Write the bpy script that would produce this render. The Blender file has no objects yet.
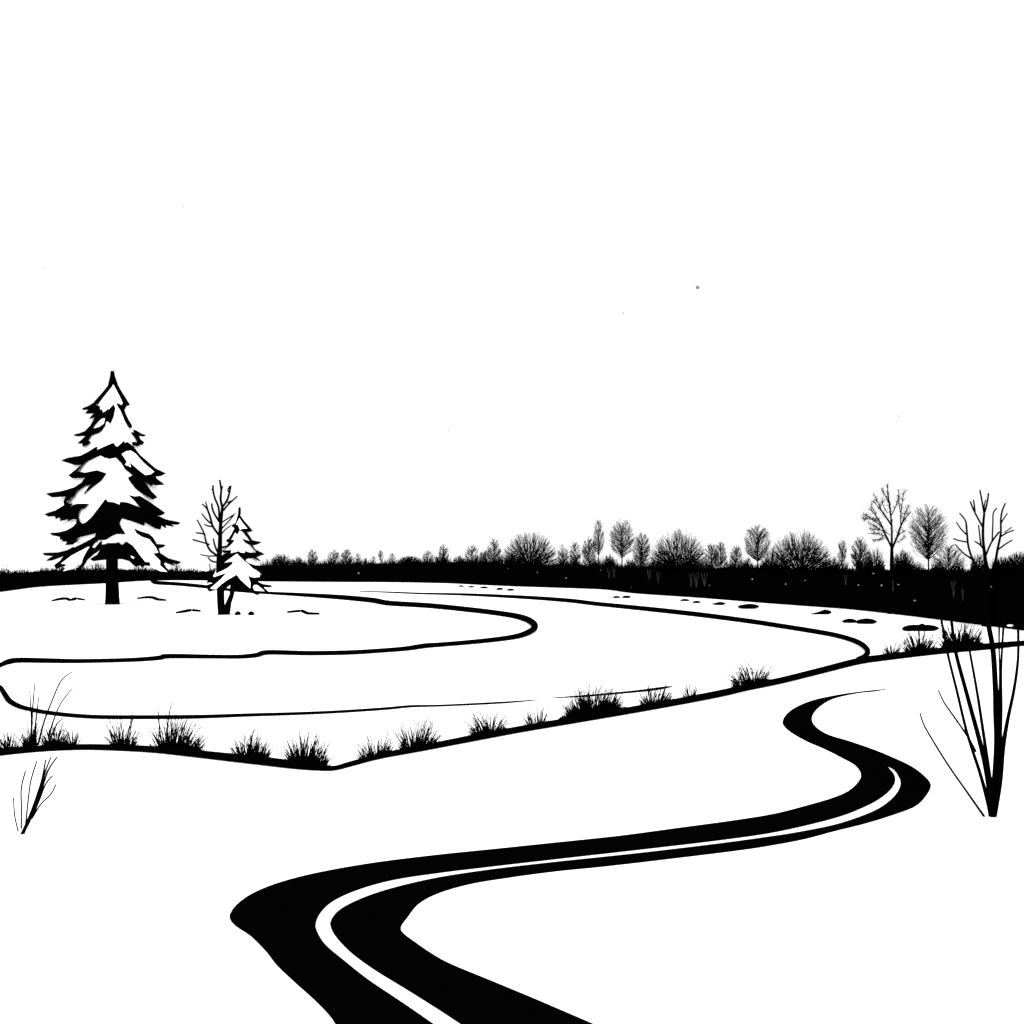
import bpy, math, random
from mathutils import Vector
from mathutils.geometry import delaunay_2d_cdt

random.seed(7)
SC = bpy.context.scene
COL = SC.collection

# ------------------------------------------------------------------ survey of the place
# level camera 5 m above the snow, looking along +Y; positions were surveyed from the photo
EYE = 5.0
LENS, SENSOR = 35.0, 36.0
F = 1024 * LENS / SENSOR
HORIZON = 566.0


def P(px, py, d):
    """point at distance d along +Y seen at pixel (px, py)"""
    return Vector(((px - 512) / F * d, d, EYE - (py - HORIZON) / F * d))


def dist(py):
    return F * EYE / (py - HORIZON)


def G(px, py, lift=0.0):
    p = P(px, py, dist(py))
    p.z = lift
    return p


# ------------------------------------------------------------------ materials
def mat(name, dark, light, scale=6.0, bump=0.0):
    m = bpy.data.materials.new(name)
    m.use_nodes = True
    nt = m.node_tree
    nt.nodes.clear()
    out = nt.nodes.new('ShaderNodeOutputMaterial')
    dif = nt.nodes.new('ShaderNodeBsdfDiffuse')
    tc = nt.nodes.new('ShaderNodeTexCoord')
    nz = nt.nodes.new('ShaderNodeTexNoise')
    nz.inputs['Scale'].default_value = scale
    nz.inputs['Detail'].default_value = 6
    rp = nt.nodes.new('ShaderNodeValToRGB')
    rp.color_ramp.elements[0].position = 0.3
    rp.color_ramp.elements[1].position = 0.7
    rp.color_ramp.elements[0].color = (*dark, 1)
    rp.color_ramp.elements[1].color = (*light, 1)
    L = nt.links.new
    L(tc.outputs['Object'], nz.inputs['Vector'])
    L(nz.outputs['Fac'], rp.inputs['Fac'])
    L(rp.outputs['Color'], dif.inputs['Color'])
    if bump:
        b = nt.nodes.new('ShaderNodeBump')
        b.inputs['Strength'].default_value = bump
        b.inputs['Distance'].default_value = 0.05
        L(nz.outputs['Fac'], b.inputs['Height'])
        L(b.outputs['Normal'], dif.inputs['Normal'])
    L(dif.outputs['BSDF'], out.inputs['Surface'])
    return m


M_SNOW = mat('snow', (.80, .805, .81), (.88, .88, .88), 0.4, 0.06)
M_SNOW_LIFTED = mat('shade_lifted_snow', (.93, .93, .935), (.97, .97, .97), 0.6)  # crown snow, colour raised above the ground snow to cancel shade between boughs
M_PAINT = mat('white_road_paint', (.64, .64, .64), (.68, .68, .68), 5.0)
M_ASPHALT = mat('wet_asphalt', (.0004, .0004, .0004), (.0005, .0005, .0005), 20.0)
M_EARTH = mat('bare_wet_earth', (.0003, .0003, .0003), (.0005, .0005, .0005), 3.0)
M_BARK = mat('dark_bark', (.0003, .0003, .0003), (.0005, .0005, .0005), 4.0)
M_NEEDLE = mat('dark_needles', (.0003, .0004, .0003), (.0005, .0005, .0005), 5.0)
M_GRASS = mat('dead_winter_grass', (.0003, .0003, .0003), (.0005, .0005, .0005), 8.0)
M_ROCK = mat('dark_stone', (.0004, .0004, .0004), (.0005, .0005, .0005), 2.0)
M_FROST = mat('frosted_stem', (.008, .008, .008), (.045, .045, .045), 3.0)
M_CLUMP = mat('old_snow', (.14, .14, .14), (.26, .26, .26), 3.0)
M_FLAKE = mat('grey_flake', (.10, .10, .10), (.16, .16, .16), 9.0)


# ------------------------------------------------------------------ object helpers
class MB:
    def __init__(self):
        self.v, self.f = [], []

    def build(self, name, m, parent=None, origin=None, smooth=True):
        me = bpy.data.meshes.new(name)
        o0 = Vector(origin) if origin is not None else (Vector(parent.location) if parent else Vector((0, 0, 0)))
        me.from_pydata([(v - o0)[:] for v in self.v], [], self.f)
        me.materials.append(m)
        if smooth and me.polygons:
            me.polygons.foreach_set('use_smooth', [True] * len(me.polygons))
        me.update()
        o = bpy.data.objects.new(name, me)
        COL.objects.link(o)
        if parent is not None:
            o.parent = parent
        else:
            o.location = o0
        return o

    def tube(self, pts, rad, sides=6, cap=True):
        n = len(pts)
        base = len(self.v)
        nrm = None
        for i, p in enumerate(pts):
            t = (pts[min(i + 1, n - 1)] - pts[max(i - 1, 0)])
            if t.length < 1e-9:
                t = Vector((0, 0, 1))
            t.normalize()
            if nrm is None:
                ref = Vector((0, 1, 0)) if abs(t.y) < 0.9 else Vector((0, 0, 1))
                nrm = t.cross(ref).normalized()
            else:
                nrm = nrm - t * nrm.dot(t)
                if nrm.length < 1e-6:
                    nrm = t.orthogonal()
                nrm.normalize()
            b = t.cross(nrm)
            for k in range(sides):
                a = 2 * math.pi * k / sides
                self.v.append(p + (nrm * math.cos(a) + b * math.sin(a)) * rad[i])
        for i in range(n - 1):
            for k in range(sides):
                k2 = (k + 1) % sides
                a = base + i * sides
                self.f.append((a + k, a + k2, a + sides + k2, a + sides + k))
        if cap:
            self.f.append(tuple(base + k for k in reversed(range(sides))))
            self.f.append(tuple(base + (n - 1) * sides + k for k in range(sides)))


def empty(name, loc, label=None, cat=None, group=None, kind=None):
    o = bpy.data.objects.new(name, None)
    o.location = loc
    o.empty_display_size = 0.3
    COL.objects.link(o)
    return tag(o, label, cat, group, kind)


def tag(o, label=None, cat=None, group=None, kind=None):
    if label: o['label'] = label
    if cat: o['category'] = cat
    if group: o['group'] = group
    if kind: o['kind'] = kind
    return o


def smooth_path(pts, step=4.0):
    """Catmull-Rom through tuples of any length, resampled about every step units (first two coordinates)"""
    if len(pts) < 3:
        a, b = pts[0], pts[-1]
        n = max(2, int(math.dist(a[:2], b[:2]) / step) + 1)
        return [tuple(x + (y - x) * i / n for x, y in zip(a, b)) for i in range(n + 1)]
    out = []
    for i in range(len(pts) - 1):
        p0 = pts[max(i - 1, 0)]; p1 = pts[i]; p2 = pts[i + 1]; p3 = pts[min(i + 2, len(pts) - 1)]
        n = max(1, int(math.ceil(math.dist(p1[:2], p2[:2]) / step)))
        for k in range(n):
            t = k / n
            out.append(tuple(0.5 * (2 * b + (c - a) * t + (2 * a - 5 * b + 4 * c - d) * t * t + (3 * b - a - 3 * c + d) * t ** 3)
                             for a, b, c, d in zip(p0, p1, p2, p3)))
    out.append(tuple(pts[-1]))
    return out


# ------------------------------------------------------------------ ground, road
gm = MB()
xs = [-4000, -1200, -400, -150, -60, -20, 0, 20, 60, 150, 400, 1200, 4000]
ys = [-60, -10, 5, 20, 40, 80, 160, 320, 640, 1500, 4000, 9000]
for y in ys:
    for x in xs:
        gm.v.append(Vector((x, y, 0)))
for j in range(len(ys) - 1):
    for i in range(len(xs) - 1):
        a = j * len(xs) + i
        gm.f.append((a, a + 1, a + 1 + len(xs), a + len(xs)))
g = gm.build('ground', M_SNOW)
tag(g, 'wide flat field of untouched white snow', 'ground', kind='structure')


def ground_sheet(name, left, right, m, lift):
    """flat sheet between two outlines given in survey pixels (left out, right back)"""
    a = [left[0]] + smooth_path(left[1:], 5); b = smooth_path(right[:-1], 5) + [right[-1]]
    ring = a + b[1:]
    pts = [G(x, y, lift) for x, y in ring]
    v2 = [p.xy for p in pts]
    n = len(v2)
    r = delaunay_2d_cdt(v2, [(i, (i + 1) % n) for i in range(n)], [], 1, 1e-5)
    mb = MB()
    mb.v = [Vector((p[0], p[1], lift)) for p in r[0]]
    for f in r[2]:
        p, q, s = [r[0][i] for i in f[:3]]
        up = (q - p).cross(s - p) > 0
        mb.f.append(tuple(f) if up else tuple(reversed(f)))
    return mb.build(name, m, smooth=False)


road_left = [(1781, 2500), (335, 1024), (329, 1015.4), (314, 1000), (294, 982), (276.6, 965.4), (267, 953), (255, 940.4), (247.3, 934),
             (235.6, 926.3), (229.4, 918.5), (231.7, 910.7), (239.5, 902), (255, 892), (282.5, 881.4), (321.6, 871.7), (376, 862.3),
             (439, 854.5), (493, 849), (556, 842.4), (618.6, 835.8), (677, 828), (735.8, 820), (775, 813.5), (810, 804.5), (833.4, 797.5),
             (849, 790.5), (858.8, 781), (860.8, 774), (855, 765.5), (841, 757.7), (825.6, 749.8), (806, 741.3), (790.5, 732.3),
             (783.4, 725.6), (782.7, 720.5), (786.6, 714), (796.3, 706.9), (814, 699.8), (841, 694.2), (868, 690.6), (892, 688.4)]
road_right = [(892, 688.4), (875, 691.6), (857, 693.6), (833.4, 699), (819.8, 706.9), (813, 714.7), (812.3, 721.7), (817.8, 728.4), (829.5, 735),
              (849, 740.9), (872.5, 749), (892, 756.9), (911.6, 766.3), (925, 776.4), (931, 785), (927, 794.8), (915.5, 806.5),
              (892, 815.6), (864.7, 824), (835, 831.4), (802, 840), (764, 847), (735, 851.2), (696.7, 856), (638, 863), (600, 867.3), (556, 871.7),
              (509, 878), (470, 884.5), (438.8, 893.5), (419, 904), (407.5, 917.8), (401, 927.5), (403.6, 933.4), (415, 942),
              (431, 953), (450.5, 963.8), (493, 981.4), (532.5, 997.8), (571.6, 1014.6), (591, 1023), (3988, 2500)]
line_left = [(2647, 2500), (433, 1024), (403.6, 1003.7), (368.4, 980), (345, 961.5), (325.5, 945), (317, 931.4), (316, 923.6), (321, 913),
             (333, 902), (356.7, 891), (392, 881), (439, 872.8), (493.4, 866.2), (556, 859), (638, 849.7), (716, 840.5), (775, 831.9),
             (833.4, 818.2), (864.7, 806.5), (882.5, 796.5), (892.5, 787), (895.5, 780), (893.5, 773.5), (888.2, 767.4)]
line_right = [(888.2, 767.4), (894, 770.5), (898.5, 777), (900.6, 784), (896, 794.3), (883.3, 805.7), (865.6, 814.6), (835, 824.7),
              (797, 832.4), (764, 837.5), (716, 844), (638, 853.3), (556, 862), (493.4, 869.3), (439, 877.5), (395.8, 887.3),
              (364.5, 897.4), (341, 909), (331.3, 919.7), (330.5, 927.5), (337, 939), (352.8, 955), (376, 971.7), (407.5, 991),
              (438.8, 1010.7), (459, 1024), (2776, 2500)]
o = ground_sheet('road', road_left, road_right, M_ASPHALT, 0.004)
tag(o, 'black winding asphalt road narrowing into the snow', 'road', kind='structure')
line_left = [(x, y + .9) if 780 < y < 880 else (x, y) for x, y in line_left]
o = ground_sheet('road_marking', line_left, line_right, M_PAINT, 0.008)
tag(o, 'single white line painted along the winding road', 'road marking', kind='structure')


# ------------------------------------------------------------------ dark banks of the frozen stream
def ridge(name, pts, label=None, cat=None, kind='structure', group=None, m=M_EARTH, sides=10):
    """low rounded ledge of bare earth lying on the snow; pts = (px, py, thickness in px)"""
    path = smooth_path(pts, 3.0)
    ps, rs = [], []
    for x, y, w in path:
        w = max(w + (.45 if kind == 'structure' else .8), .5)
        d = dist(y + w * .5)
        r = w * .5 / F * d
        p = P(x, y, d); p.z = r * .96
        ps.append(p); rs.append(r)
    mb = MB(); mb.tube(ps, rs, sides)
    c = ps[len(ps) // 2]
    o = mb.build(name, m, origin=(c.x, c.y, 0))
    return tag(o, label, cat, group, kind)


ridge('stream_bank', [(151, 580.6, 1.2), (154, 582, 3), (160, 582.8, 3.6), (180, 584, 3.4), (205, 586.5, 3.2), (235, 590.3, 2.4), (265, 592.6, 2.6), (300, 594.5, 3.5),
    (340, 597, 4.6), (372, 600, 5), (390, 603, 5), (430, 605.5, 5), (470, 609.5, 5), (500, 613.2, 5), (519, 616.5, 5.4), (530, 620.5, 6),
    (535, 625.5, 6.2), (531, 630.5, 5.6), (519, 635.5, 5), (500, 638.8, 4.6), (470, 642, 4.4), (440, 644.5, 4.4), (425, 645.6, 4.8), (405, 648.5, 4.4),
    (380, 650.5, 4.2), (350, 652.3, 4.4), (310, 653, 4.4), (268, 652.2, 4.6), (256, 655, 4.4), (240, 656.5, 4), (215, 656.5, 3.8), (168, 656, 4.6),
    (158, 657.8, 4.4), (130, 659.8, 4), (80, 660.9, 4), (50, 660.5, 4.6), (20, 660, 5), (9, 661.3, 5), (2, 664, 4), (-9, 670, 4), (-11, 679, 4),
    (-3, 685, 4), (1, 688, 4), (5, 694.5, 4.6), (10, 701, 4.8), (20, 706.3, 4.2), (30, 709, 3.8), (45, 712, 3.8), (70, 715, 3.8), (100, 716.8, 3.8),
    (150, 717, 3.8), (200, 716.5, 3.6), (250, 714.8, 3.1), (300, 713.3, 2.8), (340, 711.5, 2.6), (385, 708.5, 2.5), (410, 706.2, 2.2),
    (440, 705.5, 1.7), (480, 703.7, 1.8), (510, 702, 1.5), (537, 699.8, .5)],
    'long dark bank line looping round the snowy bend on the left', 'stream bank')
ridge('stream_bank', [(553, 697.8, .5), (580, 696.2, 1.4), (600, 694.6, 1.6), (640, 690.8, 2), (660, 688.2, 2.2), (672, 686.4, .7)],
    'short thin dark bank line passing behind the widest grass tuft', 'stream bank')
ridge('stream_bank', [(360, 591.4, .5), (385, 592, 1.1), (420, 593.4, 1.5), (450, 594, 2), (480, 595, 2.6), (530, 597.5, 3.4), (570, 600.5, 3.9),
    (600, 604, 4), (650, 609, 4.5), (700, 614.5, 4.7), (750, 621, 4.6), (780, 625.6, 4.6), (820, 632, 4.6), (840, 636, 4.6), (856, 641, 4.8),
    (865, 646.5, 4.8), (867.8, 652, 4.8), (864, 656.5, 4.6), (858.5, 659, 5), (857, 660, 4)],
    'far dark bank line running parallel below the treeline', 'stream bank')
ridge('bank_edge', [(-40, 758, 7), (0, 752, 7), (38, 748.8, 5.8), (70, 747.2, 5.6), (101, 747, 5.8), (152, 749.2, 6.4), (203, 754.2, 7.4), (240, 758.2, 8.2),
    (262, 760.6, 8.4), (295, 764.6, 8), (318, 767.3, 6), (334, 768, 4.6), (350, 763.8, 5), (380, 756, 5.2), (420, 748.2, 6), (480, 736.4, 6.6), (520, 729, 6.4),
    (570, 720.4, 6.6), (630, 710, 6.8), (680, 701, 6.8), (720, 693.2, 6.8), (744, 687.9, 6.2), (780, 680.4, 6.2), (820, 670.5, 6.2), (856, 661.4, 6.4),
    (884, 657.2, 6.4), (935, 651.2, 6.2), (990, 646, 6.2), (1024, 643, 5.2), (1080, 639.5, 5)],
    'dark near bank edge with grass tufts, kinked at its lowest point', 'bank edge')

# thin dark scars in the snow near the spruces, and stones
SG = 'thin dark ridges showing through the snow'
ridge('earth_ridge', [(52.2, 600.5, 1), (60, 598.8, 2), (66, 598.3, 2), (70.5, 599.8, 2.2), (75.6, 598.3, 2), (84.4, 599.7, 1)],
      'thin wing-shaped dark ridge in the snow left of the tall spruce', 'snow ridge', 'thing', SG)
ridge('earth_ridge', [(137.7, 598.2, 1), (146.5, 597.1, 1.8), (153.8, 597.5, 2), (158.2, 599.2, 2), (165.8, 600, 1.2)],
      'thin dark wavy ridge in the snow right of the tall spruce', 'snow ridge', 'thing', SG)
ridge('earth_ridge', [(176.4, 612.5, 1.2), (183, 611.4, 2), (190.5, 610, 2.2), (200, 610.8, 1.4)],
      'thin dark ridge in the snow left of the small spruce', 'snow ridge', 'thing', SG)
ridge('earth_ridge', [(287.8, 612, 1.4), (302, 610.7, 2.2), (307.4, 613.1, 2.2), (319.6, 613.6, 1.6)],
      'dark stepped ridge in the snow, farthest right of the thin ridges', 'snow ridge', 'thing', SG)


def rock(cx, yb, w, h, label, lobes=((0, 1, 1),), tail=0.0, name='rock', group='dark stones lying on the far snow'):
    """low weathered stone; yb = pixel row of its foot, w x h pixels"""
    d = dist(yb)
    s = d / F
    mb = MB()
    rng = random.Random(int(cx * 7))
    for lx, lw, lh in lobes:
        W = (w + .8) * s * .5 * lw; Hh = (h + .5) * s * lh
        x0 = (cx - 512 + lx * w) * s
        ph = [rng.uniform(0, 6.28) for _ in range(6)]
        nu, nv = 28, 12
        base = len(mb.v)
        for j in range(nv + 1):
            el = (j / nv - .5) * math.pi
            for i in range(nu):
                a = 2 * math.pi * i / nu
                k = 1 + .07 * math.sin(2 * a + ph[0]) + .05 * math.sin(3 * a + ph[1]) + .03 * math.sin(5 * a + ph[2])
                cr = math.cos(el)
                zz = .36 + math.sin(el) * (.64 if el > 0 else .38) * (1 + .06 * math.sin(2 * a + ph[3]))
                xx = W * k * cr * math.cos(a)
                if tail and xx < 0:
                    xx *= 1 + tail
                    zz = .36 + (zz - .36) * max(.25, 1 + 1.0 * xx / (W * (1 + tail)))
                skew = .2 * W * math.sin(el)
                mb.v.append(Vector((x0 + xx + skew * .4, d + W * .6 + W * .7 * k * cr * math.sin(a), zz * Hh * 1.0 - .02)))
        for j in range(nv):
            for i in range(nu):
                i2 = (i + 1) % nu
                mb.f.append((base + j * nu + i, base + j * nu + i2, base + (j + 1) * nu + i2, base + (j + 1) * nu + i))
    o = mb.build(name, M_ROCK, origin=((cx - 512) * s, d, 0))
    return tag(o, label, 'stone', group)


rock(461, 587.0, 5.5, 1.4, 'tiny dark stone, farthest left of the row below the treeline')
rock(471, 587.7, 5.5, 1.5, 'tiny dark stone, second from the left in the row below the treeline')
rock(484, 588.6, 7, 1.8, 'small dark stone, third from the left below the treeline')
rock(499.5, 590.1, 6.8, 2.0, 'small dark stone, fourth from the left, close left of its twin')
rock(510.5, 590.9, 6.8, 2.0, 'small dark stone, fifth from the left in the row below the treeline')
rock(616.7, 598.2, 7, 1.9, 'small dark stone, left one of the pair under the tall oval tree')
rock(626.6, 598.2, 8, 2.3, 'small dark stone, right one of the pair under the tall oval tree')
rock(685, 601.3, 8.2, 2.0, 'flat dark stone, left one of the pair below the middle round shrub')
rock(697, 603.3, 7.4, 2.2, 'flat dark stone, right one of the pair below the middle round shrub')
rock(719.5, 605.2, 13.5, 2.9, 'dark stone with a pointed left end, left of the broad low stone', tail=.35)
rock(750, 609, 22, 4.6, 'broad low dark stone with a smooth domed top in the far snow')
rock(824, 614.6, 19, 4.6, 'dark stone with a long thin tail pointing left', lobes=((.08, .8, 1), (-.42, .55, .4)), tail=.2)
rock(851, 623.1, 14.5, 4.0, 'dark domed stone touching a larger one on its right')
rock(868, 624.2, 19, 5.2, 'larger dark stone of the touching pair, right one')
rock(923, 631.3, 35, 6.2, 'largest long flat dark stone, above the right-hand grass tufts', lobes=((-.17, .72, .95), (.18, .68, .95), (0, .3, 1.15)))
rock(237.2, 615.2, 5.4, 3.6, 'small round dark stone nearest the forked trunks', name='pebble', group='round stones beside the small spruce')
rock(250.6, 615.3, 5.2, 3.6, 'small round dark stone farther right of the forked trunks', name='pebble', group='round stones beside the small spruce')


# ------------------------------------------------------------------ the thicket below the far trees
BASE = [(-420, 640), (-250, 620), (-120, 606), (0, 592), (40, 587), (105, 583.5), (150, 580.8), (200, 580.6), (265, 581.6), (330, 582.1), (400, 582.5), (450, 583.5), (480, 585),
        (530, 587), (590, 589), (610, 590.2), (635, 593.5), (700, 598), (750, 602), (800, 605.8), (850, 609.5), (900, 615), (940, 620), (980, 625),
        (1024, 630.8), (1100, 641), (1250, 662), (1500, 700)]
TOP = [(-420, 572), (0, 574), (20, 573), (40, 571.5), (75, 570), (110, 570), (150, 570.5), (180, 571.5), (205, 572), (230, 569), (262, 566.5), (275, 565), (300, 564.5), (350, 564), (400, 563.5),
       (430, 563), (460, 562.5), (500, 563), (530, 565), (560, 565.5), (600, 566.5), (640, 567), (680, 568), (720, 568.5), (760, 569), (800, 571), (840, 570.5),
       (870, 571), (900, 571), (930, 572), (960, 573), (990, 572), (1024, 570), (1500, 560)]


def lerp_table(t, x):
    for (x0, y0), (x1, y1) in zip(t, t[1:]):
        if x <= x1:
            return y0 + (y1 - y0) * (x - x0) / (x1 - x0)
    return t[-1][1]


def base_row(x): return lerp_table(BASE, x)
def top_row(x): return lerp_table(TOP, x)


def wob(x):
    return math.sin(x * .41) * .5 + math.sin(x * .93 + 1.1) * .4 + math.sin(x * 2.3 + .4) * .35


core = MB()
x = -420.0
cols = 0
DEEP = [0, .8, 3, 8, 14]
rng = random.Random(3)
path = smooth_path(BASE, 2.5)
for bx, by in path:
    d = dist(by)
    s = d / F
    a = P(bx, by, d); a.z = 0
    away = Vector((a.x, a.y, 0)).normalized()
    zt = EYE - (top_row(bx) - HORIZON) * s
    jit = [0, rng.uniform(-1.2, .6), rng.uniform(-1.4, .8), rng.uniform(-1.3, 1), rng.uniform(-1, 1)]
    w = wob(bx)
    core.v.append(a + Vector((0, 0, -.05)))
    core.v.append(a + away * .15 + Vector((0, 0, zt * .55)))
    core.v.append(a + away * .8 + Vector((0, 0, zt * .9 + (jit[1]) * .4 * s)))
    for k in range(1, 4):
        core.v.append(a + away * DEEP[k + 1] * .8 + Vector((0, 0, zt + (jit[k] + w * (.6 if bx < 450 else 1.1)) * s)))
    core.v.append(a + away * 12 + Vector((0, 0, -.05)))
    cols += 1
for i in range(cols - 1):
    for k in range(6):
        p = i * 7 + k
        core.f.append((p, p + 7, p + 8, p + 1))
# upright twigs all along the crest
bx = -150.0
while bx < 1180:
    by = base_row(bx); d = dist(by); s = d / F
    dens = 6 if bx < 440 else 9
    for _ in range(dens):
        xx = bx + rng.uniform(-.5, .5)
        a = P(xx, base_row(xx), dist(base_row(xx))); a.z = 0
        away = Vector((a.x, a.y, 0)).normalized()
        q = a + away * rng.uniform(.6, 8)
        env = 4.6 + 2.4 * math.sin(xx * .11 + 1) * math.sin(xx * .037 + .5) + 1.6 * math.sin(xx * .33)
        if xx > 440: env *= 1.3 + .35 * math.sin(xx * .19)
        if xx > 640: env *= 1.15 + .3 * math.sin(xx * .083 + 2)
        if xx > 820: env *= 1.25
        hgt = max(1.2, env) * (.3 + .95 * rng.random() ** 1.5)
        zt = EYE - (top_row(xx) - HORIZON) * s
        p0 = Vector((q.x, q.y, zt - 3 * s))
        lean = rng.gauss(0, .22)
        p1 = p0 + Vector((lean * (hgt + 3) * s, rng.gauss(0, .2) * hgt * s, (hgt + 3) * s))
        mid = (p0 + p1) * .5 + Vector((rng.gauss(0, .2) * s, 0, 0))
        core.tube([p0, mid, p1], [(.26 if xx < 440 else .36) * s, .18 * s, .05 * s], 3, cap=False)
    bx += .62
th = core.build('thicket', M_BARK, smooth=False)
tag(th, 'dense black thicket running the full width behind the snowfield', 'thicket', kind='stuff')


def front(px, py, out=.35):
    """point on the front of the thicket seen at the pixel"""
    d = dist(base_row(px)) - out
    return P(px, py, d), d / F


def clump(px, py, w, h):
    p, s = front(px, py)
    mb = MB()
    nu, nv = 12, 6
    for j in range(nv + 1):
        el = -math.pi / 2 + math.pi * j / nv
        for i in range(nu):
            a = 2 * math.pi * i / nu
            k = 1 + .15 * math.sin(3 * a + px)
            mb.v.append(p + Vector((w * .5 * s * k * math.cos(el) * math.cos(a), .25 * math.cos(el) * math.sin(a), h * .5 * s * math.sin(el))))
    for j in range(nv):
        for i in range(nu):
            mb.f.append((j * nu + i, j * nu + (i + 1) % nu, (j + 1) * nu + (i + 1) % nu, (j + 1) * nu + i))
    o = mb.build('snow_clump', M_SNOW if w > 2 else M_CLUMP, th)
    return o


for c in [(358.6, 573.2, 1.5, 1.5), (537.4, 572.5, .9, 1.2), (566.2, 578, 1.3, 1.4), (624, 585.3, 1.4, 1.1), (632, 587.3, 1.4, 1.1),
          (752.3, 579.3, 1.2, 1.6), (785.8, 584, 1.4, 1.3), (805.2, 580.4, 1.2, .7), (858.5, 585.2, .8, 1.2), (881.6, 585.4, .9, 1.6), (898.4, 584.6, 1.2, .9),
          (873.4, 573.5, 1.1, 1.2), (914.8, 600.6, 1.6, 1.4), (990.3, 586.7, 1.2, 1.2), (1010.3, 625.6, 6, 2.4), (600.6, 570, .9, .8), (508.5, 568.6, .8, .6), (709.5, 585.5, .8, .9)]:
    clump(*c)


def pale_stems(px, y0, y1, spread, n=3):
    mb = MB()
    r2 = random.Random(int(px))
    for k in range(n):
        t = (k / max(1, n - 1) - .5) * 2
        pts, rs = [], []
        for i in range(6):
            u = i / 5
            xx = px + t * spread * u ** .8 + .25 * math.sin(u * 5 + k)
            p, s = front(xx, y1 + (y0 - y1) * u, .3)
            pts.append(p); rs.append((.42 - .22 * u) * s * r2.uniform(.8, 1.2))
        mb.tube(pts, rs, 4)
    mb.build('frosted_stems', M_FROST, th)


for a in [(609, 568, 578, 1.5, 2), (614, 567, 577.5, 1.3, 2), (649.3, 569.5, 583.5, 2, 3), (658.3, 571, 583.5, 1.8, 3), (691, 574, 587, -1.0, 2),
          (696.3, 573, 588, 2.4, 3), (704.5, 573, 586.5, 2.8, 3), (845.7, 575, 585, 1.2, 2), (893, 580.5, 592, .4, 2), (953.6, 581, 598, 2, 3), (962.7, 589, 600.5, .8, 2)]:
    pale_stems(*a)


# ------------------------------------------------------------------ bare trees and shrubs of the treeline
def ell_exit(p, d, c, R, Hh, flat=1.0):
    """distance from p along d to the ellipsoid at c (radii R, R, Hh); 0 if outside and going away"""
    q = Vector(((p.x - c.x) / R, (p.y - c.y) / (R * flat), (p.z - c.z) / Hh))
    e = Vector((d.x / R, d.y / (R * flat), d.z / Hh))
    A = e.dot(e); B = 2 * q.dot(e); C = q.dot(q) - 1
    D = B * B - 4 * A * C
    if D <= 0: return 0
    return max(0, (-B + math.sqrt(D)) / (2 * A))


def turn(d, amount, r):
    v = Vector((r.gauss(0, 1), r.gauss(0, 1), r.gauss(0, 1)))
    v = v - d * v.dot(d)
    if v.length < 1e-6: return d
    return (d * math.cos(amount) + v.normalized() * math.sin(amount)).normalized()


def limb(mb, p, d, L, r0, r1, r, n=4, up=.15, sides=3, wig=.04):
    pts, rad = [p.copy()], [r0]
    dd = d.copy()
    for i in range(1, n + 1):
        dd = (dd + Vector((r.gauss(0, wig), r.gauss(0, wig), up / n + r.gauss(0, wig * .6)))).normalized()
        pts.append(pts[-1] + dd * (L / n))
        rad.append(r0 + (r1 - r0) * i / n)
    mb.tube(pts, rad, sides, cap=False)
    return pts, dd


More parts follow.
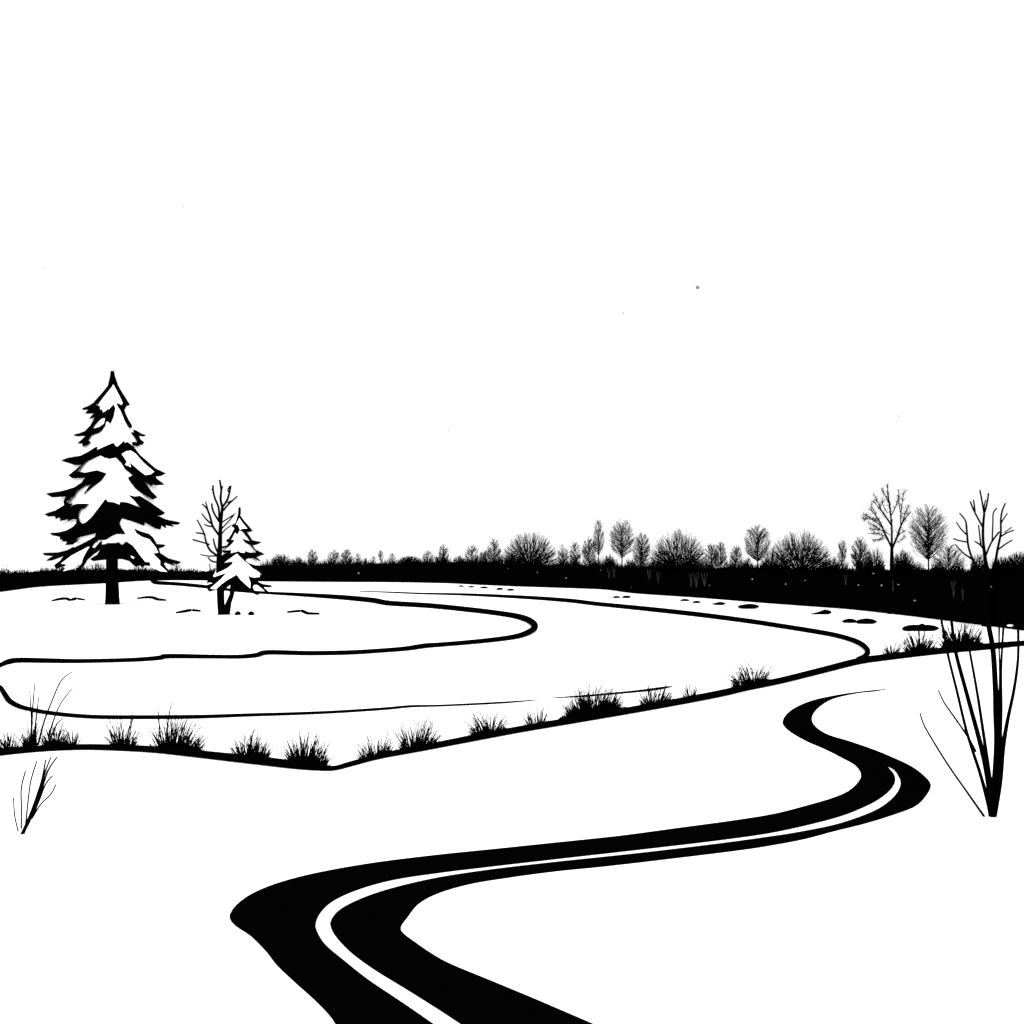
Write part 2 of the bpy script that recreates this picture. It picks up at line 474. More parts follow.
def bare_tree(kind, px, ytop, width, label, group, ybot=None, back=3.0, dens=1.0, lean=0.0, thick=1.0):
    by = base_row(px)
    d = dist(by) + back
    s = d / F
    r = random.Random(int(px * 13 + ytop))
    x0 = (px - 512) * s
    ztop = EYE - (ytop - HORIZON) * s
    yb = ybot if ybot else top_row(px) + 1
    zbot = max(.6, EYE - (yb - HORIZON) * s)
    R = width * .5 * s
    foot = Vector((x0, d, 0))
    if kind == 'fan':
        root = empty('bare_shrub', foot, label, 'shrub', group)
        br, tw = MB(), MB()
        Hh = (ztop - zbot)
        c = Vector((x0, d, zbot + Hh * .12))
        Hh *= .92; R *= 1.08
        st = Vector((x0, d, zbot - 1.2 * s))
        # short stems down to the soil
        for k in range(5):
            a = 2 * math.pi * k / 5
            b0 = foot + Vector((math.cos(a) * .25, math.sin(a) * .25, 0))
            br.tube([b0, (b0 + st) / 2, st], [.9 * s * thick, .8 * s, .7 * s], 5)
        n1 = int((20 + width * 1.35) * dens)
        for i in range(n1):
            az = i * 2.39996
            po = math.acos(1 - (i + .5) / n1 * .98)
            dr = Vector((math.sin(po) * math.cos(az), math.sin(po) * math.sin(az), math.cos(po) + .05)).normalized()
            p0 = st + Vector((dr.x, dr.y, 0)) * R * .10
            L = ell_exit(p0, dr, c, R, Hh) * r.uniform(.88, 1.03)
            if L <= .2: continue
            pts, dd = limb(br, p0, dr, L, .36 * s * thick, .13 * s, r, 5, .12)
            for f in (.34, .52, .68, .82):
                j = f * 5
                q = pts[int(j)].lerp(pts[min(5, int(j) + 1)], j - int(j))
                for _ in range(2 if f < .7 else 1):
                    d2 = turn((pts[min(5, int(j) + 1)] - pts[int(j)]).normalized(), r.uniform(.22, .42), r)
                    L2 = min(ell_exit(q, d2, c, R, Hh), L * .55) * r.uniform(.75, 1.05)
                    if L2 > .3 * s * 2:
                        limb(tw, q, d2, L2, .22 * s, .1 * s, r, 3, .1)
        br.build('branches', M_BARK, root)
        tw.build('twigs', M_BARK, root)
        return root
    root = empty('bare_tree', foot, label, 'tree', group)
    tr, cr = MB(), MB()
    Hc = (ztop - zbot) * .5
    c = Vector((x0 + lean * s, d, zbot + Hc))
    # trunk runs to the tip
    tw0 = (.55 + width * .055) * thick
    npt = 9
    tp, trd = [], []
    for i in range(npt + 1):
        u = i / npt
        z = u * (ztop - .06 * (ztop - zbot))
        tp.append(Vector((x0 + lean * s * u + .25 * s * math.sin(u * 7 + px), d + .2 * s * math.sin(u * 5), z)))
        trd.append(s * max(.16, tw0 * .5 * (1 - u) ** .8 * (1.25 if u < .05 else 1)))
    tr.tube(tp, trd, 6)
    tr.build('trunk', M_BARK, root)
    Rb, Hb = R * 1.08, Hc * 1.07
    n1 = int((20 + width * (ytop and abs(yb - ytop)) * .17) * dens)
    for i in range(n1):
        az = i * 2.39996 + px
        cz = r.uniform(-.7, 1)
        q = 1 - abs(r.gauss(0, .2))
        q = max(.35, q)
        sr = math.sqrt(1 - cz * cz) * q
        e = Vector((c.x + Rb * sr * math.cos(az), c.y + Rb * sr * math.sin(az), c.z + Hb * cz * q))
        rho = Rb * sr
        slope = r.uniform(.55, 1.0) * (1.0 if kind == 'oval' else 2.4)
        za = max(zbot - .04 * Hb + r.uniform(0, .12) * Hb, e.z - rho * slope - .12 * Hb)
        za = min(za, tp[-1].z * .97)
        k = min(max(za / tp[-1].z * npt, 0), npt - .001)
        p0 = tp[int(k)].lerp(tp[int(k) + 1], k - int(k))
        # limb leaves the trunk outward, then bends upward
        mid = p0.lerp(e, .5) + Vector((math.cos(az), math.sin(az), 0)) * rho * .10
        mid += Vector((r.gauss(0, .05), r.gauss(0, .05), r.gauss(0, .05))) * Rb
        pts = []
        for t in range(6):
            u = t / 5
            pts.append(p0 * (1 - u) ** 2 + mid * 2 * u * (1 - u) + e * u * u)
        L = (e - p0).length
        r0 = (.115 + .003 * width) * thick
        cr.tube(pts, [s * (r0 + (.085 - r0) * t / 5) for t in range(6)], 3, cap=False)
        for f in (.5, .66, .78, .86, .93):
            j = f * 5
            qv = pts[int(j)].lerp(pts[min(5, int(j) + 1)], j - int(j))
            d2 = turn((pts[min(5, int(j) + 1)] - pts[int(j)]).normalized(), r.uniform(.3, .6), r)
            L2 = min(ell_exit(qv, d2, c, Rb, Hb), L * .35, 5 * s) * r.uniform(.6, 1.0)
            if L2 > .4 * s:
                limb(cr, qv, d2, L2, .12 * s, .08 * s, r, 2, .1)
    cr.build('crown', M_BARK, root)
    return root


TG = 'bare trees along the thicket'
SGRP = 'bare shrubs along the thicket'
for t in [
    ('fan', 281.5, 553.5, 22, 'low round bare shrub, first in the treeline right of the small spruce', SGRP),
    ('fan', 297.5, 556, 13, 'small round bare shrub between the first shrub and first oval tree', SGRP),
    ('oval', 312.7, 548.8, 10.5, 'small oval bare tree, first tree right of the small spruce', TG, 565),
    ('oval', 334, 550, 13, 'small oval bare tree, left of a touching pair in the far treeline', TG, 566),
    ('oval', 346.6, 549, 12.5, 'small oval bare tree, right of a touching pair in the far treeline', TG, 566),
    ('oval', 358, 553, 7.5, 'short narrow bare tree just right of the touching pair', TG, 566),
    ('slim', 365.2, 558, 4, 'tiniest bare sapling, between two short trees in the far treeline', TG),
    ('oval', 373.3, 555.5, 6, 'short pointed bare tree left of the slimmest far tree', TG),
    ('slim', 380.7, 549.8, 5.5, 'slimmest tall bare sapling of the far middle treeline', TG, 563),
    ('oval', 392.2, 553, 7.5, 'short bare tree right of the slimmest far sapling', TG),
    ('fan', 410, 556, 25, 'low wide bare shrub left of centre in the far treeline', SGRP),
    ('oval', 428, 550.5, 11, 'oval bare tree at the right end of the low wide shrub', TG),
    ('oval', 437.5, 556, 8, 'short bare tree squeezed beside a taller slim one', TG),
    ('oval', 443.6, 543.8, 10.5, 'tall narrow bare tree standing above its short neighbours', TG, 563),
    ('fan', 459, 555.5, 13, 'low bare shrub between the tall narrow tree and a broader one', SGRP),
    ('oval', 472, 544.8, 14, 'broad oval bare tree, two left of the leftmost big round shrub', TG, 563),
    ('oval', 485, 549, 11, 'short oval bare tree between two taller ones, left of the big shrub', TG),
    ('oval', 494, 537.8, 14.5, 'tall oval bare tree just left of the leftmost big round shrub', TG, 562),
    ('oval', 563, 544, 12, 'small bushy bare tree just right of the leftmost big round shrub', TG, 565),
    ('oval', 575, 541, 12, 'bushy bare tree second right of the leftmost big round shrub', TG, 566),
    ('oval', 589, 536.8, 15, 'bushy oval bare tree directly left of the tall slim poplar-like tree', TG, 567),
    ('slim', 598.6, 520, 12, 'tall slim upright bare tree in the middle of the treeline', TG, 556),
    ('oval', 622, 519, 25, 'tall broad oval bare tree right of the tall slim one', TG, 558),
    ('fan', 609.5, 553, 11, 'low dark bare shrub between the slim tree and the broad oval tree', SGRP),
    ('oval', 641.6, 532.8, 18, 'medium oval bare tree between the broad oval tree and middle round shrub', TG, 564),
    ('fan', 630, 558, 12, 'small low bare shrub at the foot of the broad oval tree', SGRP),
    ('oval', 711.5, 543.5, 15, 'bushy bare tree just right of the middle big round shrub', TG, 568),
    ('oval', 720.5, 542, 14, 'bushy bare tree second right of the middle big round shrub', TG, 568),
    ('oval', 736, 545, 13, 'short bushy bare tree left of the tall oval tree with bare trunk', TG, 568),
    ('oval', 757.5, 524.8, 27, 'tall oval bare tree with clear trunk left of rightmost round shrub', TG, 561),
    ('slim', 842.3, 538.5, 10, 'slim bare tree just right of the rightmost big round shrub', TG, 563),
    ('oval', 860.3, 537, 18, 'oval bare tree left of the tallest open-branched tree', TG, 570),
    ('fan', 875, 546, 19, 'dark bushy shrub at the left foot of the tallest tree', SGRP),
    ('fan', 903.5, 549, 22, 'dark bushy shrub between the tallest tree and the big oval tree', SGRP),
    ('oval', 928.3, 503.8, 38, 'big oval bare tree with feathery twigs right of the tallest tree', TG, 560),
    ('oval', 948.5, 544.5, 31, 'pale rounded twiggy tree between the big oval tree and leafless branching tree', TG, 580),
    ('fan', 978.5, 553, 16, 'dark bush in the fork left of the near branching tree trunk', SGRP),
    ('fan', 1002.5, 556, 19, 'dark pointed bush just right of the near branching tree trunk', SGRP),
    ('fan', 1019, 551, 26, 'dark bush at the far right end of the treeline', SGRP),
]:
    kw = {}
    if len(t) > 6: kw['ybot'] = t[6]
    if t[0] == 'oval' and t[3] < 19: kw['ybot'] = top_row(t[1]) + 3; kw['dens'] = 1.9
    elif t[0] != 'fan': kw['dens'] = .8 if t[3] > 30 else 1.2
    if 'pale' in t[4]: kw['dens'] = 1.0
    if 'dark' in t[4] and t[0] == 'fan': kw['dens'] = 2.4
    bare_tree(*t[:6], **kw)
for t in [
    ('fan', 530, 531.5, 55, 'big round fan-shaped bare shrub, leftmost of the three big ones', SGRP, 567),
    ('fan', 678.5, 529.5, 56, 'big round fan-shaped bare shrub, middle of the three big ones', SGRP, 570),
    ('fan', 800, 530.5, 62, 'big round fan-shaped bare shrub, rightmost of the three big ones', SGRP, 572),
]:
    bare_tree(*t[:6], ybot=t[6], dens=1.35)
for t in [(510, 552, 12, 'low bare shrub at the left edge of the leftmost big round shrub'),
          (657, 542, 14, 'small bare shrub at the left edge of the middle big round shrub'),
          (771, 545, 20, 'twiggy bare shrub at the left edge of the rightmost big round shrub'),
          (833, 556, 16, 'low twiggy shrub at the right edge of the rightmost big round shrub'),
          (747, 556, 12, 'low dark bare shrub at the left foot of the clear-trunked oval tree')]:
    bare_tree('fan', t[0], t[1], t[2], t[3], SGRP, dens=.9)


# ------------------------------------------------------------------ trees drawn limb by limb
def limbs_tree(name, foot_px, foot_py, cx, half, strokes, conv, label, cat, group=None, trunk_strokes=1, depth_k=.7, fat=.55, twigs=None, back=0.0, ground=True):
    """strokes: lists of (x, y, w) in close-up survey units; conv turns them to picture pixels"""
    d0 = dist(foot_py) + back
    foot = P(foot_px, foot_py, d0); foot.z = 0
    root = empty(name, foot, label, cat, group)

    def dep(px, py):
        u = (px - cx) / half
        v = (foot_py - py) / half
        return depth_k * half * d0 / F * math.sin(2.6 * u + .8 * u * v) * min(1, abs(u) * 2)
    r = random.Random(5)
    for si, st in enumerate(strokes):
        mb = MB()
        path = smooth_path([conv(*q) for q in st], 1.2)
        pts, rad = [], []
        for x, y, w in path:
            d = d0 + dep(x, y)
            pts.append(P(x, y, d)); rad.append(max(.5, w + fat) * .5 * d / F)
        if si < trunk_strokes:
            if ground:
                pts[0].z = -.02
            mb.tube(pts, rad, 10)
            trunk = mb.build('trunk', M_BARK, root)
        else:
            mb.tube(pts, rad, 6)
            if twigs:
                n, lmin, lmax = twigs
                L = sum((b - a).length for a, b in zip(pts, pts[1:]))
                sc = d0 / F
                k = int(L / sc * n)
                for _ in range(k):
                    f = r.uniform(.18, 1) * (len(pts) - 1.001)
                    q = pts[int(f)].lerp(pts[int(f) + 1], f - int(f))
                    dr = (pts[int(f) + 1] - pts[int(f)]).normalized()
                    d2 = turn(dr, r.uniform(.4, .9), r)
                    p2, _d = limb(mb, q, d2, r.uniform(lmin, lmax) * sc, .17 * sc, .09 * sc, r, 4, .25, wig=.1)
                    for _k in range(2):
                        limb(mb, p2[r.randint(1, 3)], turn(d2, r.uniform(.5, .9), r), r.uniform(.3, .6) * lmax * sc, .12 * sc, .08 * sc, r, 2, .1, wig=.1)
            mb.build('branch', M_BARK, root)
    return root


def conv_at(x0, y0, sc):
    return lambda x, y, w: (x0 + x / sc, y0 + y / sc, w / sc)


def W(pts, w0, w1):
    n = len(pts) - 1
    return [(x, y, w0 + (w1 - w0) * i / n) for i, (x, y) in enumerate(pts)]


# bare tree behind the small spruce
D = [
    [(373, 1434, 68), (367, 1300, 72), (362, 1150, 72), (356, 1000, 72), (354, 850, 58), (357, 760, 44), (360, 640, 38), (365, 500, 32), (378, 380, 26), (382, 325, 22)],
    W([(382, 330), (365, 250), (370, 150), (355, 50)], 22, 14), W([(372, 155), (386, 115)], 12, 9),
    W([(382, 330), (430, 260), (455, 180), (468, 110)], 20, 13), W([(447, 175), (440, 150), (460, 115)], 9, 12), W([(392, 362), (448, 298), (535, 218)], 18, 9), W([(440, 285), (470, 265)], 16, 10),
    W([(350, 475), (345, 340), (305, 235), (288, 160), (287, 105)], 18, 14), W([(292, 165), (273, 142)], 11, 8),
    W([(352, 480), (300, 395), (277, 330), (275, 290)], 16, 13),
    W([(355, 625), (285, 525), (258, 430), (225, 345), (180, 300)], 20, 12), W([(232, 355), (222, 310), (210, 275)], 12, 8), W([(262, 495), (215, 450), (175, 398)], 14, 9), W([(272, 528), (230, 520), (200, 505)], 12, 9),
    W([(378, 485), (470, 425), (520, 395)], 10, 8), W([(375, 550), (450, 470), (500, 410)], 10, 8), W([(372, 605), (430, 545), (520, 495)], 9, 7),
    W([(330, 825), (255, 768), (215, 680), (192, 590), (125, 460)], 20, 9), W([(203, 608), (165, 598), (115, 592)], 13, 10), W([(252, 712), (180, 690), (80, 662)], 11, 11),
    W([(335, 790), (305, 720), (290, 650)], 18, 10), W([(325, 828), (240, 830), (160, 815)], 13, 7), W([(330, 893), (275, 882), (232, 842)], 16, 9), W([(258, 990), (252, 910)], 9, 6),
]
limbs_tree('bare_tree', 185 + 373 / 10.24, 475 + 1434 / 10.24, 220.5, 28, D, conv_at(185, 475, 10.24),
           'leafless branching tree standing directly behind the small snowy spruce', 'tree', back=.6)

# near bare tree at the right
N = [
    [(640, 1500, 92), (645, 1300, 82), (645, 1100, 78), (640, 960, 60), (632, 860, 36), (622, 770, 30), (606, 620, 22), (605, 480, 20), (617, 340, 17)],
    W([(616, 345), (600, 250), (573, 105)], 15, 12), W([(622, 330), (645, 240), (661, 135)], 15, 13), W([(614, 300), (620, 250), (632, 205)], 10, 8),
    W([(603, 485), (548, 385), (505, 300), (475, 222)], 16, 11), W([(522, 325), (515, 260), (507, 203)], 13, 10),
    W([(604, 700), (570, 660), (522, 630)], 13, 10), W([(583, 672), (570, 560), (558, 460)], 13, 9),
    W([(633, 772), (690, 640), (770, 530)], 16, 12), W([(698, 622), (705, 450), (710, 340), (745, 288)], 11, 9),
    W([(645, 1000), (720, 870), (755, 700), (785, 550), (787, 400), (803, 310), (832, 240)], 26, 10), W([(790, 440), (820, 390), (853, 343)], 11, 9),
    W([(785, 580), (850, 540), (920, 515)], 12, 9), W([(825, 535), (897, 485)], 7, 6), W([(753, 718), (830, 660), (903, 615)], 13, 9),
    W([(640, 1010), (560, 900), (500, 815), (455, 680), (440, 540), (425, 420), (365, 340)], 22, 10), W([(440, 562), (385, 510), (333, 435)], 12, 9),
    W([(447, 637), (350, 618), (303, 600)], 12, 9), W([(510, 820), (470, 795), (400, 745), (320, 660)], 18, 7),
]
limbs_tree('bare_tree', 924 + 640 / 10.24, 480 + 1500 / 10.24, 986, 30, N, conv_at(924, 480, 10.24),
           'near leafless tree with few thick smooth branches at the far right', 'tree')

# tallest, open-branched tree
T = [
    [(420, 1385, 70), (425, 1100, 55), (428, 900, 44), (428, 690, 30)],
    W([(428, 695), (428, 560), (425, 450), (405, 260), (390, 150), (385, 40)], 24, 8), W([(430, 700), (350, 530), (295, 410), (215, 305)], 22, 7),
    W([(434, 700), (490, 560), (525, 460), (565, 390), (620, 330)], 22, 8), W([(422, 460), (355, 360), (300, 285), (240, 220)], 18, 6),
    W([(520, 470), (520, 360), (535, 230), (555, 115)], 13, 5), W([(540, 430), (570, 330), (605, 265)], 10, 5), W([(425, 360), (460, 290), (500, 180)], 12, 5),
    W([(395, 230), (360, 160), (322, 100)], 12, 6), W([(330, 490), (240, 410), (130, 395)], 11, 5), W([(345, 530), (250, 470), (185, 440)], 8, 4), W([(410, 565), (340, 520), (210, 500)], 8, 4),
    W([(300, 420), (250, 400), (140, 355)], 8, 4), W([(370, 580), (290, 550), (215, 545)], 8, 4), W([(270, 370), (240, 300), (215, 250)], 8, 4), W([(330, 320), (280, 220), (245, 140)], 9, 4),
    W([(490, 570), (530, 540), (560, 515)], 10, 5), W([(370, 590), (300, 610), (230, 620)], 6, 4), W([(470, 640), (520, 620), (560, 580)], 6, 4), W([(515, 330), (500, 220), (495, 110)], 9, 4), W([(385, 340), (340, 260), (330, 200)], 8, 4),
]
limbs_tree('bare_tree', 850 + 420 / 10.24, 480 + 1385 / 10.24, 891.5, 26, T, conv_at(850, 480, 10.24),
           'tallest bare tree of the treeline with three open main limbs', 'tree', TG, twigs=(1.0, 1.8, 5.5), back=2.5, fat=.12)


# ------------------------------------------------------------------ snow-laden spruces
def inside(poly, x, y):
    c = False
    n = len(poly)
    for i in range(n):
        x0, y0 = poly[i]; x1, y1 = poly[(i + 1) % n]
        if (y0 > y) != (y1 > y) and x < (x1 - x0) * (y - y0) / (y1 - y0) + x0:
            c = not c
    return c


def bough(name, poly, root, m, cx, rad, d0, k, thick, back=True, grid=3.0, part_label=None):
    """one bough (or its load of snow) hugging the conical crown, with its counterpart on the far side"""
    ring = []
    n = len(poly)
    for i in range(n):
        a, b = poly[i], poly[(i + 1) % n]
        q = max(1, int(math.dist(a, b) / 2.0))
        ring += [(a[0] + (b[0] - a[0]) * t / q, a[1] + (b[1] - a[1]) * t / q) for t in range(q)]
    n = len(ring)
    area = sum(ring[i][0] * ring[(i + 1) % n][1] - ring[(i + 1) % n][0] * ring[i][1] for i in range(n))
    gr = (.38 if m is M_NEEDLE else -.15) * (1 if area > 0 else -1)
    grown = []
    for i in range(n):
        tx, ty = ring[(i + 1) % n][0] - ring[i - 1][0], ring[(i + 1) % n][1] - ring[i - 1][1]
        q = math.hypot(tx, ty) or 1
        grown.append((ring[i][0] + ty / q * gr, ring[i][1] - tx / q * gr))
    ring = grown
    pts = [Vector(p) for p in ring]
    x0 = min(p[0] for p in ring); x1 = max(p[0] for p in ring)
    y0 = min(p[1] for p in ring); y1 = max(p[1] for p in ring)
    gy = y0 + grid
    while gy < y1:
        gx = x0 + grid
        while gx < x1:
            if inside(ring, gx, gy):
                pts.append(Vector((gx, gy)))
            gx += grid
        gy += grid
    r = delaunay_2d_cdt(pts, [(i, (i + 1) % n) for i in range(n)], [], 1, 1e-4)
    vs, fs = r[0], r[2]
    s = d0 / F
    mb = MB()

    def shell(sign, depth_shift):
        base = len(mb.v)
        for v in vs:
            R = max(2.0, rad(v.y))
            off = k * math.sqrt(max(0.0, R * R - (v.x - cx) ** 2)) * s
            mb.v.append(P(v.x, v.y, d0 + sign * off + depth_shift))
        return base
    nv = len(vs)
    cnt = {}
    for f in fs:
        for i in range(3):
            e = (f[i], f[(i + 1) % 3])
            cnt[e] = cnt.get(e, 0) + 1
    edge = [e for e in cnt if (e[1], e[0]) not in cnt]
    for sign in ((1, -1) if back else (-1,)):
        mb.v, mb.f = [], []
        a = shell(sign, 0 if sign < 0 else -thick)
        b = shell(sign, thick if sign < 0 else 0)
        for f in fs:
            mb.f.append(tuple(a + i for i in f))
            mb.f.append(tuple(b + i for i in reversed(f)))
        for i, j in edge:
            mb.f.append((a + j, a + i, b + i, b + j))
        o = mb.build(name, m, root, smooth=False)
    if part_label: o['label'] = part_label
    return o


def snow_body(root, cx, rad, d0, y0, y1, shrink, k, tiers):
    """rounded snow-covered inner crown with stepped tiers"""
    mb = MB()
    s = d0 / F
    n, nu = 40, 32
    for j in range(n + 1):
        u = j / n
        y = y0 + (y1 - y0) * u
        R = max(.4, rad(y) * shrink)
        for i in range(nu):
            a = 2 * math.pi * i / nu
            w = 1 + .006 * math.sin(5 * a + j * .7)
            mb.v.append(P(cx + R * w * math.cos(a), y, d0 + R * w * k * s * math.sin(a)))
    for j in range(n):
        for i in range(nu):
            mb.f.append((j * nu + i, (j + 1) * nu + i, (j + 1) * nu + (i + 1) % nu, j * nu + (i + 1) % nu))
    mb.f.append(tuple(range(nu)))
    mb.f.append(tuple(reversed(range(n * nu, n * nu + nu))))
    return mb.build('snow_cover', M_SNOW_LIFTED, root)


# --- tall spruce
FY = 604.6
D1 = dist(FY)
foot = P(112.3, FY, D1); foot.z = 0
spruce = empty('spruce_tree', foot, 'tall snow-laden spruce with black boughs on a bare trunk', 'tree', 'snowy spruces')
mb = MB()
tr = [(112.4, 604.9, 14.4), (112.4, 597, 13.4), (112.2, 585, 12.6), (112, 570, 11.6), (112, 550, 11), (112, 500, 8), (112.3, 440, 4.5), (112.4, 385, 1.6)]
mb.tube([P(x, y, D1 + 1.0) for x, y, w in tr], [w * .5 * D1 / F for x, y, w in tr], 14)
mb.v = [v - Vector((0, 0, .0)) for v in mb.v]
mb.build('trunk', M_BARK, spruce)
R1 = lambda y: min(70, max(2, (y - 366) * .475))
cA = lambda q: [(50 + x / 8.533, 365 + y / 8.533) for x, y in q]
cB = lambda q: [(40 + x / 7.314, 480 + y / 7.314) for x, y in q]
snow_body(spruce, 112.3, R1, D1, 384, 543, .85, .92, 5)
tip_right = [(520, 52), (545, 52), (552, 95), (578, 170), (630, 260), (682, 342), (652, 345), (640, 372), (632, 374), (642, 410), (672, 470), (702, 522), (693, 536),
             (672, 530), (640, 475), (615, 415), (600, 380), (580, 355), (567, 323), (612, 343), (625, 322), (600, 270), (540, 158), (527, 150)]
tip_left = [(520, 52), (545, 52), (548, 120), (540, 158), (522, 190), (440, 285), (390, 343), (422, 352), (424, 385), (440, 378), (452, 408), (480, 390), (492, 376), (502, 382), (543, 335),
            (555, 370), (540, 440), (515, 500), (492, 478), (476, 482), (468, 450), (440, 452), (395, 492), (345, 552), (318, 602), (235, 607), (205, 600), (208, 594), (250, 585), (300, 565), (345, 515),
            (380, 455), (385, 440), (333, 460), (375, 412), (303, 414), (325, 380), (285, 382), (275, 372), (330, 350), (370, 325), (440, 245), (495, 175), (512, 110)]
low_left = [(476, 480), (470, 515), (440, 560), (410, 580), (355, 595), (310, 645), (345, 655), (320, 680), (278, 697), (282, 672), (235, 667), (270, 640), (305, 605), (300, 590), (345, 552), (420, 530), (462, 500), (470, 460)]
p2 = [(710, 550), (740, 562), (780, 588), (818, 600), (800, 608), (757, 604), (770, 635), (802, 660), (790, 680), (765, 678), (752, 692), (705, 680), (700, 655), (745, 662), (735, 630), (715, 600), (690, 575), (717, 577)]
p3 = [(98, 815), (150, 795), (260, 775), (320, 745), (400, 694), (398, 727), (470, 695), (540, 665), (557, 690), (575, 700), (620, 660), (628, 648), (640, 665), (662, 658), (715, 700), (770, 770), (850, 840), (900, 885), (985, 925),
      (945, 945), (900, 950), (910, 972), (975, 1020), (900, 1024), (880, 1016), (868, 1032), (840, 1012), (805, 992), (825, 1028), (871, 1086), (918, 1130), (877, 1144), (813, 1110), (731, 1051), (690, 1000), (665, 962),
      (712, 940), (640, 885), (610, 835), (560, 785), (510, 797), (465, 787), (430, 768), (390, 785), (310, 822), (260, 872), (222, 917), (158, 942), (275, 850), (215, 852)]
p3_snow = [(612, 760), (650, 735), (690, 730), (730, 755), (800, 835), (890, 910), (862, 932), (815, 940), (760, 900), (680, 830), (692, 872), (640, 850), (655, 825), (640, 800)]
LB = [(206, -35), (262, -62), (330, -52), (416, -70), (484, -48), (450, 0), (390, 45), (318, 102), (372, 30), (330, 42), (265, 82), (250, 115), (192, 157), (215, 178), (215, 197), (178, 192), (173, 158), (190, 120), (90, 125), (45, 100), (150, 85), (250, 55), (300, 22), (334, -18), (236, -15)]
K2 = [(174, 187), (110, 225), (35, 250), (60, 265), (110, 265), (115, 286), (135, 274), (152, 280), (146, 298), (205, 285), (204, 302), (240, 283), (268, 285), (266, 315), (240, 345), (190, 372), (135, 385), (75, 388), (90, 403), (145, 415), (150, 440), (165, 432), (158, 448),
      (200, 450), (188, 475), (240, 470), (278, 438), (252, 432), (290, 415), (410, 388), (412, 425), (435, 438), (480, 435), (520, 410), (560, 392), (625, 395), (595, 350), (579, 312), (598, 278), (690, 305), (760, 332), (768, 308), (840, 350), (880, 362),
      (888, 330), (925, 355), (918, 330), (982, 342), (960, 325), (1010, 325), (1027, 312), (920, 290), (858, 262), (900, 252), (915, 240), (800, 160), (730, 118), (690, 122), (650, 110), (690, 145), (742, 206), (640, 166), (588, 160), (582, 182),
      (540, 165), (495, 160), (480, 138), (430, 205), (380, 270), (335, 312), (310, 322), (290, 305), (275, 262), (290, 215), (325, 205), (355, 175), (270, 175), (218, 197), (240, 168), (205, 182)]
K3 = [(412, 386), (402, 415), (332, 457), (247, 497), (248, 488), (200, 515), (130, 532), (20, 535), (35, 550), (97, 555), (45, 590), (90, 586), (172, 556), (150, 590), (105, 625), (118, 648), (195, 620), (160, 608), (230, 550), (357, 484), (380, 492), (415, 428)]
K4 = [(453, 474), (500, 467), (530, 472), (572, 458), (600, 476), (635, 450), (682, 482), (740, 562), (772, 600), (800, 600), (806, 628), (765, 622), (755, 640), (730, 622), (702, 632), (682, 618), (655, 592), (600, 576), (487, 580), (430, 586), (390, 592), (368, 577), (420, 547), (440, 510),
      (395, 540), (345, 585), (330, 612), (295, 655), (278, 650), (310, 605), (317, 570), (345, 520), (370, 485), (382, 460), (412, 425), (432, 434), (402, 460), (378, 492), (400, 500), (447, 446)]
K5 = [(690, 356), (735, 378), (795, 395), (825, 420), (852, 470), (918, 475), (900, 490), (868, 500), (878, 535), (940, 575), (1032, 600), (1005, 615), (970, 612), (988, 628), (915, 602), (905, 615), (945, 674), (925, 672), (880, 622), (882, 592), (826, 537), (866, 530), (848, 490), (800, 432), (740, 410), (700, 385)]
snow_right = [(635, 398), (690, 360), (705, 388), (742, 414), (800, 434), (846, 492), (866, 530), (828, 538), (880, 592), (878, 622), (932, 672), (880, 668), (830, 645), (800, 600), (772, 600), (740, 562), (682, 482), (635, 450)]
snow_left = [(352, 488), (230, 552), (152, 612), (196, 618), (190, 640), (168, 668), (240, 650), (296, 602), (318, 565), (338, 525)]
for q in (tip_right, tip_left, low_left, p2):
    bough('bough', cA(q), spruce, M_NEEDLE, 112.3, R1, D1, .8, .35)
bough('bough', cA(p3), spruce, M_NEEDLE, 112.3, R1, D1, .8, .35)
for q in (LB, K2, K3, K4, K5):
    bough('bough', cB(q), spruce, M_NEEDLE, 112.3, R1, D1, .8, .35)
bough('snow_pad', cA(p3_snow), spruce, M_SNOW_LIFTED, 112.3, lambda y: R1(y) + 3, D1, .8, .25, back=False)
bough('snow_pad', cB(snow_right), spruce, M_SNOW_LIFTED, 112.3, lambda y: R1(y) + 3, D1, .8, .25, back=False)
bough('snow_pad', cB(snow_left), spruce, M_SNOW_LIFTED, 112.3, lambda y: R1(y) + 3, D1, .8, .25, back=False)
bough('snow_pad', cB([(664, 552), (690, 565), (684, 578), (668, 566)]), spruce, M_SNOW_LIFTED, 112.3, lambda y: R1(y) + 3, D1, .8, .2, back=False)

